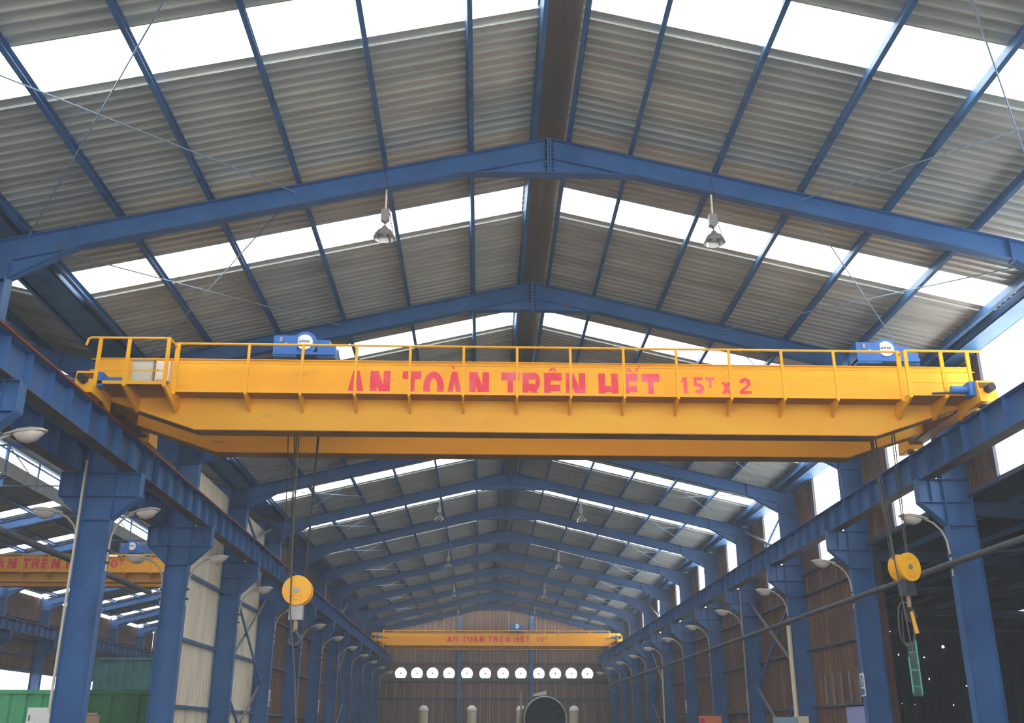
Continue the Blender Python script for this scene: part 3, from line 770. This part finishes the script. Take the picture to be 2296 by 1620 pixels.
# ------------------------------------------------------------------ cranes
def crane(x0, yc, half, zt, zw, zb, wtop, lab, text, post_dx, pitch_post, plats, gauge=1.7, gw=0.4, taper=1.55, rail_h=0.97, walk_w=0.42):
    """x0 = middle of the span; front girder faces -y"""
    t = thing('overhead_crane', lab, 'crane', (x0, yc, 0))
    yf = -gauge / 2
    zend = RAILZ + 0.33
    L = half
    for yy, nm in ((yf, 'front_girder'), (-yf, 'rear_girder')):
        y0, y1 = yy - gw / 2, yy + gw / 2
        P = [(-L - 0.22, zt), (L + 0.22, zt), (L + 0.22, zend + 0.08), (L - 0.1, zend - 0.1), (L - 0.35 - taper, zb), (-L + 0.35 + taper, zb), (-L + 0.1, zend - 0.1), (-L - 0.22, zend + 0.08)]
        g_ = part(nm, MB().prism(P, y0 + 0.03, y1 - 0.03), YEL, t)
        part('girder_flange', MB().box(-L - 0.24, L + 0.24, y0, y1, zt, zt + 0.015), YEL, g_)
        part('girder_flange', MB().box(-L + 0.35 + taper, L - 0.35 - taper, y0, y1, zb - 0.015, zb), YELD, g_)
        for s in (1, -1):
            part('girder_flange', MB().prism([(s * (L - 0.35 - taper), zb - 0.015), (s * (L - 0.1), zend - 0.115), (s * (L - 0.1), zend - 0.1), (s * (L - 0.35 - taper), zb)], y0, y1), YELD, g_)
        if nm == 'front_girder': fg = g_
        part('trolley_rail', MB().box(-L + 0.5, L - 0.5, yy - 0.025, yy + 0.025, zt + 0.015, zt + 0.06), RAILM, g_)
    yface = yf - gw / 2 + 0.03
    text(fg, yface)
    # end carriages
    for s in (1, -1):
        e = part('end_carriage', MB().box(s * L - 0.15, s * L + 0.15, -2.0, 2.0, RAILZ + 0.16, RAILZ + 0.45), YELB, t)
        for yy in (-1.75, 1.75):
            part('crane_wheel', MB().tube([(s * L - 0.05, yy, RAILZ + 0.16), (s * L + 0.05, yy, RAILZ + 0.16)], 0.16, 18), DGREY, e)
            part('wheel_guard', MB().prism([(yy - 0.3, RAILZ + 0.05), (yy + 0.3, RAILZ + 0.05), (yy + 0.22, RAILZ + 0.5), (yy - 0.22, RAILZ + 0.5)], s * L - 0.18, s * L + 0.18, 'x'), YEL, e)
        for yy, d in ((-2.0, -1), (2.0, 1)):
            part('buffer', MB().tube([(s * L, yy, RAILZ + 0.3), (s * L, yy + d * 0.2, RAILZ + 0.3)], 0.08, 12), DARK, e)
        part('travel_motor', MB().tube([(s * (L - 0.2), -1.8, RAILZ + 0.36), (s * (L - 0.62), -1.8, RAILZ + 0.36)], 0.075, 14), MBLUE, e, True)
        part('travel_gearbox', MB().box(s * (L - 0.3), s * (L - 0.18), -1.92, -1.66, RAILZ + 0.22, RAILZ + 0.5), MBLUE, e)
        part('travel_shaft', MB().tube([(s * (L - 0.62), -1.8, RAILZ + 0.30), (s * (L - 1.0), -1.8, RAILZ + 0.28)], 0.025, 8), DGREY, e)
    # walkway
    yw0 = yf - gw / 2 - walk_w; yw1 = yf - gw / 2 + 0.02
    (pl0, pl1, plw) = plats
    a, b = -L + pl0, L - pl1
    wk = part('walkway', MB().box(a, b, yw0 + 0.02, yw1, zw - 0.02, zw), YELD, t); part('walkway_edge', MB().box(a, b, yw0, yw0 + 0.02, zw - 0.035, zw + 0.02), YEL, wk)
    posts = []
    x = post_dx
    while x > a + 0.6: x -= pitch_post
    x += pitch_post if x <= a + 0.6 else 0
    while x < b - 0.6: posts.append(x); x += pitch_post
    yr = yw0 - 0.01
    def post(px, py, wd=0.05):
        o = part('railing_post', MB().box(px - wd / 2, px + wd / 2, py - 0.02, py + 0.02, zw - 0.08, zw + rail_h), YEL, t)
        o2 = part('walkway_bracket', MB().prism([(py, zw - 0.02), (yw1, zw - 0.02), (yw1, zw - 0.30), (yw1 - 0.05, zw - 0.30), (py, zw - 0.09)], px - 0.02, px + 0.02, 'x'), YEL, t)
    for px in posts: post(px, yr)
    post(a + 0.02, yr, 0.09); post(b - 0.02, yr, 0.09)
    part('handrail', MB().tube([(a, yr, zw + rail_h), (b, yr, zw + rail_h)], 0.025, 8), YEL, t, True)
    part('middle_rail', MB().tube([(a, yr, zw + rail_h * 0.58), (b, yr, zw + rail_h * 0.58)], 0.011, 6), YEL, t, True)
    # wider platforms at both ends
    if plw:
        for (p0, p1, sg) in ((-L + 0.05, a, -1), (b, L - 0.05, 1)):
            yp = yw0 - (plw if sg < 0 else plw * 0.55)
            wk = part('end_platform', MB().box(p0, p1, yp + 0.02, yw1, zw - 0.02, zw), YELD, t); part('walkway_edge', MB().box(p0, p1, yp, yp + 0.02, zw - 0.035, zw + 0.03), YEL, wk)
            xs_ = [p0 + (0.12 if sg < 0 else 0.02), (p0 + p1) / 2 + (0.05 * sg), p1 - (0.02 if sg < 0 else 0.1)]
            for px in xs_:
                part('railing_post', MB().box(px - 0.035, px + 0.035, yp - 0.03, yp + 0.01, zw - 0.08, zw + rail_h - 0.07), YEL, t)
                part('walkway_bracket', MB().prism([(yp, zw - 0.02), (yw1, zw - 0.02), (yw1, zw - 0.34), (yw1 - 0.05, zw - 0.34), (yp, zw - 0.09)], px - 0.025, px + 0.025, 'x'), YEL, t)
            e0 = p0 - (0.12 if sg < 0 else 0); e1 = p1 + (0.2 if sg > 0 else 0)
            tp = zw + rail_h - 0.07
            if sg < 0: path = [(e0 - 0.03, yp - 0.01, tp - 0.16), (e0, yp - 0.01, tp - 0.03), (e0 + 0.05, yp - 0.01, tp), (e1, yp - 0.01, tp), (e1, yr, tp)]
            else: path = [(e0, yr, tp), (e0, yp - 0.01, tp), (e1 - 0.05, yp - 0.01, tp), (e1, yp - 0.01, tp)]
            part('handrail', MB().tube(path, 0.025, 8), YEL, t, True)
            for q in (0.24, 0.47):
                part('middle_rail', MB().tube([(p0, yp - 0.01, zw + rail_h * q), (p1, yp - 0.01, zw + rail_h * q)], 0.011, 6), YEL, t, True)
    return t, yface

# nearest crane
def text15(fg, y):
    kx = 0.893
    letters(fg, SLOGAN, -3.87, kx, 7.80, 0.67, y - 0.001, RED, 7.872)
    letters(fg, LOAD15, -3.87, kx, 8.06, 0.62, y - 0.001, RED)
YC = 20.25
c1, yface = crane(0, YC, 8.7, 8.67, 7.87, 7.20, 0, 'big yellow double girder overhead crane in front, red slogan ending in 15 T x 2', text15, -0.45, 1.065, (1.5, 1.42, 0.45))
cab = part('control_cabinet', MB().box(-8.02, -7.62, -1.5, -1.3, 7.88, 8.47), CABG, c1, label='tall grey cabinet')
part('cabinet_door', MB().box(-8.0, -7.64, -1.515, -1.5, 7.9, 8.42), CABG, cab)
part('cabinet_lid', MB().box(-8.04, -7.6, -1.53, -1.28, 8.47, 8.49), GREY, cab)
cab = part('control_cabinet', MB().box(-7.56, -7.29, -1.5, -1.34, 8.05, 8.46), CABC, c1, label='small cream cabinet')
part('cabinet_door', MB().box(-7.54, -7.31, -1.515, -1.5, 8.07, 8.44), CABC, cab)
part('cabinet_lock', MB().box(-7.52, -7.505, -1.525, -1.515, 8.25, 8.28), DARK, cab)
part('cabinet_stand', MB().box(-7.52, -7.34, -1.48, -1.36, 7.88, 8.05), MBLUE, cab)

def hoist(x, yc, zt, s, lab, full=True, mirror=1):
    """open winch trolley standing on both girders"""
    t = thing('crane_hoist', lab, 'hoist', (x, yc, zt), 0, None)
    m = mirror
    def bx(n_, x0, x1, y0, y1, z0, z1, mt, p=None):
        a, b = sorted((m * x0 * s, m * x1 * s)); return part(n_, MB().box(a, b, y0, y1, z0, z1), mt, p or t)
    bx('trolley_frame', -0.62, 0.62, -1.0, 1.0, 0.14, 0.20, MBLUE)
    for yy in (-0.85, 0.85):
        for xx in (-0.45, 0.45):
            part('trolley_wheel', MB().tube([(xx * s, yy - 0.04, 0.13), (xx * s, yy + 0.04, 0.13)], 0.07, 14), DGREY, t)
    bx('hoist_panel', -0.62, -0.14, -0.98, -0.55, 0.10, 0.56, MBLUE)
    part('panel_latch', MB().box(-0.47 * m * s - 0.03, -0.47 * m * s + 0.03, -1.0, -0.98, 0.42, 0.52).box(-0.36 * m * s - 0.03, -0.36 * m * s + 0.03, -1.0, -0.98, 0.36, 0.40), GREY, t)
    part('hoist_motor', MB().tube([(0, -0.9, 0.43), (0, -0.2, 0.43)], 0.25, 28), MBLUE, t, True)
    d = part('motor_cover', MB().tube([(0, -0.93, 0.44), (0, -0.90, 0.44)], 0.165, 28), WHITE, t, label='white round end cover')
    mk = MB()
    for i, (u, v) in enumerate(((-0.11, .03), (-0.085, .05), (-0.05, .05), (-0.015, .05), (0.02, .05), (0.05, .04), (0.08, .05))):
        mk.box(u, u + 0.014, -0.935, -0.93, 0.43, 0.43 + v)
        if i in (2, 4): mk.box(u, u + 0.03, -0.935, -0.93, 0.46, 0.47)
    part('cover_marks', mk, DARK, d)
    part('rope_drum', MB().tube([(-0.5 * m * s, 0.1, 0.46), (0.55 * m * s, 0.1, 0.46)], 0.2, 24), MBLUE, t, True)
    part('drum_housing', MB().tube([(0.1 * m * s, -0.5, 0.32), (0.1 * m * s, 0.5, 0.32)], 0.32, 24), MBLUE, t, True)
    bx('gear_case', 0.26, 0.64, -0.9, 0.3, 0.10, 0.36, MBLUE)
    bx('gear_cap', 0.10, 0.50, -0.85, -0.2, 0.36, 0.52, MBLUE)
    return t
h1 = hoist(-4.80, YC, 8.68, 1.0, 'blue hoist trolley on the near crane, between the grey cabinet and the slogan')
h2 = hoist(7.28, YC, 8.68, 1.05, 'blue hoist trolley on the near crane, at the brown wall end', True, 1)
def hook_block(par, dx, zc, ropes, turn):
    zt = 8.68
    zz = zc - zt
    for rx in ropes:
        tx = dx + (rx - dx) * 0.55
        part('hoist_rope', MB().tube([(rx, 0.02, 0.3), (tx, 0.02, zz + 0.05)], 0.013, 5), ROPE, par)
    hb = put('hook_block', MB().tube([(0, -0.10, 0), (0, 0.10, 0)], 0.24, 28).mesh('hook_block', YEL, True), par, (dx, 0, zz), turn)
    part('sheave_cover', MB().tube([(0, -0.16, 0), (0, -0.10, 0)], 0.285, 36), YEL, hb)
    part('sheave_cover', MB().tube([(0, 0.10, 0), (0, 0.16, 0)], 0.285, 36), YEL, hb)
    part('axle_cap', MB().tube([(0, -0.175, 0), (0, -0.155, 0)], 0.055, 16), GREY, hb)
    mk = MB().box(-0.09, 0.09, -0.163, -0.16, -0.10, -0.095).box(-0.09, -0.085, -0.163, -0.16, -0.22, -0.10).box(0.085, 0.09, -0.163, -0.16, -0.22, -0.10).box(-0.05, 0.05, -0.163, -0.16, -0.19, -0.18)
    part('rating_plate', mk, mat('plate_line', (190, 120, 40), 0.6), hb)
    part('hook_housing', MB().box(-0.13, 0.13, -0.11, 0.11, -0.56, -0.26), GREY if par is h1 else DGREY, hb)
    part('hook_shank', MB().tube([(0, 0, -0.56), (0, 0, -0.78)], 0.045, 10), mat('bare_shank', (168, 140, 116), 0.6), hb, True)
    pts = [(0, 0, -0.74), (0.02, 0, -0.80), (0.09, 0, -0.86), (0.11, 0, -0.95), (0.05, 0, -1.04), (-0.05, 0, -1.04), (-0.11, 0, -0.96), (-0.10, 0, -0.90)]
    part('hook', MB().tube(pts, [0.045, 0.045, 0.04, 0.045, 0.045, 0.038, 0.028, 0.012], 10), DGREY, hb, True)
hook_block(h1, 0.07, 4.21, [-0.45, -0.29, -0.25, 0.27, 0.30], 0.03)
hook_block(h2, 0.16, 4.73, [-0.27, -0.20, -0.13, 0.30, 0.36], 0.42)
for p_ in (h1, h2): p_['group'] = 'hoist trolleys on the near crane'
# things hanging from the hooks and the crane
def loop(cx, cz, w_, h_, n=22, tw=0):
    return [(cx + w_ * math.sin(2 * math.pi * i / n) * (1 if tw == 0 else math.cos(math.pi * i / n)), YC + 0.03 * math.sin(i), cz + h_ * math.cos(2 * math.pi * i / n)) for i in range(n + 1)]
single('wire_sling', MB().tube(loop(7.34, 3.62, 0.17, 0.44), 0.016, 6, False), SLING, 'dark wire sling looped wide on the crane hook beside the dark shed', 'sling', smooth=True)
single('wire_sling', MB().tube([(p[0], p[1] + 0.12, p[2]) for p in loop(7.40, 3.55, 0.11, 0.40)], 0.014, 6, False), SLING, 'narrow wire sling hanging inside the wider one on the hook', 'sling', smooth=True)
single('sling_sleeve', MB().tube([(7.44, YC - 0.06, 3.86), (7.47, YC - 0.06, 3.62), (7.50, YC - 0.06, 3.44)], [0.035, 0.04, 0.045], 12), PENDY, 'yellow tube grip hanging beside the looped wire slings', 'handle', smooth=True)
single('pendant_cable', MB().tube([(6.93, YC - 0.3, 8.81), (6.99, YC - 0.3, 7.0), (7.08, YC - 0.3, 5.6), (7.16, YC - 0.3, 4.5), (7.24, YC - 0.3, 3.3), (7.32, YC - 0.3, 2.75)], 0.016, 6), SLING, 'long control cable hanging from the crane past the tilted hook block', 'cable', smooth=True)
single('pendant_cable', MB().tube([(-4.92, YC - 0.3, 8.81), (-4.86, YC - 0.3, 5.5), (-4.80, YC - 0.3, 3.8), (-4.62, YC - 0.3, 2.6), (-4.5, YC - 0.3, 1.45)], 0.016, 6), SLING, 'thin control cable hanging beside the yellow hook disc at the open side', 'cable', smooth=True)
pc = thing('pendant_control', 'push button control hanging low on the thin cable at the open side', 'control', (-4.5, YC - 0.3, 1.15))
part('control_box', MB().box(-0.04, 0.04, -0.04, 0.04, 0, 0.3), PENDY, pc)
for i in range(4): part('button', MB().tube([(0, -0.055, 0.05 + i * 0.06), (0, -0.04, 0.05 + i * 0.06)], 0.014, 8), DARK, pc)

# far crane of the main hall
def text10(fg, y):
    kx = 5.95 / 7.10
    letters(fg, SLOGAN, -3.55, kx, 7.66, 0.42, y - 0.001, RED); letters(fg, LOAD10, -3.55, kx, 7.66, 0.42, y - 0.001, RED)
c2, _ = crane(0, 75.2, 8.7, 8.30, 7.42, 7.25, 0, 'distant yellow overhead crane near the end wall, red slogan ending in 10 T', text10, 0.2, 1.07, (0.6, 0.6, 0), 1.3, 0.35, 1.0, 1.0, 0.35)
hoist(1.45, 75.2, 8.32, 0.8, 'small blue hoist on the distant crane near the end wall')
# crane of the neighbouring hall
def text10n(fg, y):
    kx = 0.40 / 0.47 * 0.98
    letters(fg, SLOGAN, -4.95, kx, 8.10, 0.42, y - 0.001, RED); letters(fg, LOAD10, -4.95, kx, 8.12, 0.40, y - 0.001, RED)
c3, _ = crane(NX, 44.4, 8.65, 8.60, 7.93, 7.55, 0, 'yellow overhead crane in the neighbouring hall, seen between the big columns', text10n, 0.3, 1.07, (0.6, 0.6, 0), 1.4, 0.35, 1.6, 0.7, 0.4)
hoist(-16.1, 44.4, 8.62, 0.8, 'small blue hoist on the neighbouring hall crane')

# ------------------------------------------------------------------ signs on the columns
def sign(x, k, lab, sgn, z0=2.5):
    t = thing('safety_sign', lab, 'sign', (x, FY(k), z0), 0, 'blue and white safety signs on columns')
    b = part('sign_board', MB().box(-0.01, 0.01, -0.14, 0.14, 0, 0.58), WHITE, t)
    fx = -0.012 * sgn
    n = 24
    def disc(r, cz, m_, off):
        mb = MB(); mb.v = [(fx * off, r * math.cos(2 * math.pi * i / n), cz + r * 1.25 * math.sin(2 * math.pi * i / n)) for i in range(n)]; mb.f = [tuple(range(n))]
        return part('sign_symbol', mb, m_, b)
    disc(0.125, 0.38, SIGNB, 1.1); disc(0.085, 0.38, WHITE, 1.25)
    part('sign_symbol', MB().box(fx * 1.4 - 0.001, fx * 1.4 + 0.001, -0.02, 0.02, 0.30, 0.46).prism([(-0.05, 0.34), (0.05, 0.34), (0, 0.285)], fx * 1.4 - 0.001, fx * 1.4 + 0.001, 'x').box(fx * 1.4 - 0.001, fx * 1.4 + 0.001, -0.035, 0.035, 0.42, 0.45), SIGNB, b)
    part('sign_caption', MB().box(fx * 1.2 - 0.001, fx * 1.2 + 0.001, -0.12, 0.12, 0.04, 0.19), SIGNB, b)
    for z in (0.08, 0.12, 0.155): part('caption_line', MB().box(fx * 1.35 - 0.001, fx * 1.35 + 0.001, -0.09, 0.09, z - 0.004, z + 0.004), LILAC, b)
for k in (3, 5, 7):
    sign(8.985, k, 'blue and white safety sign on the %s column of the brown wall' % ORD[k], 1)
for k in (5, 7):
    sign(-8.985, k, 'blue and white safety sign on the %s shared column' % ORD[k], -1)

# ------------------------------------------------------------------ goods on the floor
def container(x, y, lx, ly, h, m, lab, ribs, emblem=False, z=0.0, grp=None):
    t = thing('shipping_container', lab, 'container', (x, y, z), 0, grp)
    part('container_frame', MB().box(-0.08, 0.05, -0.06, 0.08, 0, h).box(lx - 0.05, lx + 0.08, -0.06, 0.08, 0, h).box(-0.08, lx + 0.08, -0.06, 0.08, h - 0.13, h).box(-0.08, lx + 0.08, -0.06, 0.08, 0, 0.14)
         .box(-0.08, 0.05, ly - 0.08, ly + 0.06, 0, h).box(lx - 0.05, lx + 0.08, ly - 0.08, ly + 0.06, 0, h), m, t)
    # front with broad ribs
    mb = MB(); n = ribs; p = lx / n
    pr = []
    for i in range(n): pr += [(i * p, 0), (i * p + p * 0.55, 0), (i * p + p * 0.65, 0.05), (i * p + p * 0.9, 0.05)]
    pr.append((lx, 0))
    for u, v in pr: mb.v += [(u, v, 0.12), (u, v, h - 0.1)]
    for i in range(len(pr) - 1): mb.f.append((2 * i, 2 * i + 2, 2 * i + 3, 2 * i + 1))
    part('ribbed_side', mb, m, t)
    part('container_body', MB().box(0, lx, 0.09, ly, 0.1, h - 0.03), m, t)
    if emblem:
        n = 24
        for r, mm, yy in ((0.115, WHITE, -0.01), (0.075, LILAC, -0.014)):
            mb = MB(); mb.v = [(2.72 + r * math.cos(2 * math.pi * i / n), yy, 2.15 + r * 1.15 * math.sin(2 * math.pi * i / n)) for i in range(n)]; mb.f = [tuple(range(n))]
            part('round_emblem', mb, mm, t)
    return t
container(-19.3, 34.0, 5.0, 2.4, 2.86, LGREEN, 'light green ribbed shipping container with a small round emblem, beside the big column', 10, True)
container(-14.0, 33.4, 2.6, 6.0, 2.84, DGREEN, 'dark green container between the two big columns', 3)
container(-22.7, 59.5, 4.0, 2.4, 2.9, TURQ, 'turquoise container at the bottom of the stack behind the green ones', 9, grp='stacked turquoise containers')
container(-22.7, 59.5, 4.0, 2.4, 2.62, TURQ, 'turquoise container on top of the stack behind the dark green one', 9, z=2.92, grp='stacked turquoise containers')
t = thing('metal_cabinet', 'white metal cabinet in front of the light green container', 'cabinet', (-14.15, 31.0, 0))
part('cabinet_body', MB().box(0, 0.66, 0, 0.5, 0, 2.26), WHITE, t); part('cabinet_door', MB().box(0.02, 0.64, -0.015, 0, 0.05, 2.2), WHITE, t); part('cabinet_handle', MB().box(0.07, 0.09, -0.04, -0.015, 1.9, 2.05), DGREY, t)
t = thing('wooden_board', 'brown board standing at the foot of the dark green container', 'board', (-12.7, 31.0, 0))
part('board_panel', MB().box(0.0, 0.62, 0, 0.03, 0, 2.12), CARTON, t); part('board_frame', MB().box(0, 0.04, -0.03, 0.0, 0, 2.12).box(0.58, 0.62, -0.03, 0, 0, 2.12).box(0, 0.62, -0.03, 0, 2.06, 2.12), CARTON, t)
t = thing('steel_shell', 'large grey steel pipe shell lying end-on in the middle of the hall', 'pipe', (2.55, 60.0, 0))
n = 48; mb = MB()
for (r, y) in ((1.21, 0), (1.21, 7.0), (1.16, 7.0), (1.16, 0), (1.21, 0)):
    for j in range(n):
        a = 2 * math.pi * j / n; mb.v.append((r * math.cos(a), y, 2.32 + r * math.sin(a)))
for k in range(4):
    for j in range(n):
        q = (j + 1) % n; mb.f.append((k * n + j, k * n + q, (k + 1) * n + q, (k + 1) * n + j))
part('shell_wall', mb, STEELP, t)
pts = [(1.185 * math.cos(2 * math.pi * j / 48), -0.01, 2.32 + 1.185 * math.sin(2 * math.pi * j / 48)) for j in range(49)]
part('shell_rim', MB().tube(pts, 0.03, 6, False), RIM, t)
part('shell_bulkhead', MB().tube([(0, 6.6, 2.32), (0, 6.65, 2.32)], 1.15, 40), STEELP, t)
for y in (1.2, 5.6):
    part('shell_stand', MB().prism([(-1.3, 0), (1.3, 0), (1.0, 1.35), (0.6, 1.2), (-0.6, 1.2), (-1.0, 1.35)], y - 0.15, y + 0.15), DGREY, t)
single('steel_plate', MB().prism([(-0.4, 3.54), (0.35, 3.74), (0.35, 3.52), (-0.4, 3.44)], 60.5, 60.56).prism([(-0.4, 3.54), (0.35, 3.74), (0.35, 3.76), (-0.4, 3.56)], 60.5, 61.1), RIM, 'small bright steel plate lying on top of the big pipe shell', 'plate', (2.3, 0, 0.1))
single('timber_prop', MB().tube([(0, 0, 0), (0, 0, 3.85)], 0.06, 8), CARTON, 'thin reddish prop standing beside the big pipe shell', 'prop', (1.25, 62, 0))
for i, x in enumerate((-5.74, -1.82, 2.18, 6.52)):
    y = 84.6; x = (x + 1.1) * y / 86.5 - 1.1
    t = thing('vent_duct', '%s from the cream-walled side of the pale round-topped ducts before the end wall' % ORD[i + 1], 'duct', (x, y, 0), 0, 'round-topped ducts before the end wall')
    part('duct_pipe', MB().tube([(0, 0, 0), (0, 0, 3.15)], 0.36, 24), CREAMP, t, True)
    part('duct_dome', MB().lathe([(0.36, 3.15), (0.40, 3.2), (0.40, 3.3), (0.34, 3.46), (0.2, 3.58), (0.0, 3.63)], 24), WHITE, t, True)
t = thing('orange_board', 'orange red notice board standing at the foot of the brown wall columns', 'board', (7.15, 40, 0))
part('board_panel', MB().box(0, 0.85, 0, 0.03, 1.5, 2.2), ORANGE, t); part('board_post', MB().box(0.05, 0.1, 0, 0.05, 0, 1.5), GREY, t); part('board_post', MB().box(0.75, 0.8, 0, 0.05, 0, 1.5), GREY, t)
part('board_mark', MB().box(0.03, 0.22, -0.005, 0, 1.6, 2.12), mat('crimson_patch', (206, 60, 84), 0.6), t)
t = thing('machine_cabinet', 'grey blue machine cabinet at the foot of the fourth brown wall column', 'cabinet', (8.05, 32.6, 0))
part('cabinet_body', MB().box(0, 0.62, 0, 0.5, 0, 2.05), mat('pale_blue_enamel', (138, 168, 186), 0.5), t); part('cabinet_cap', MB().box(0.64, 0.98, 0, 0.4, 0, 2.08), CREAMP, t)
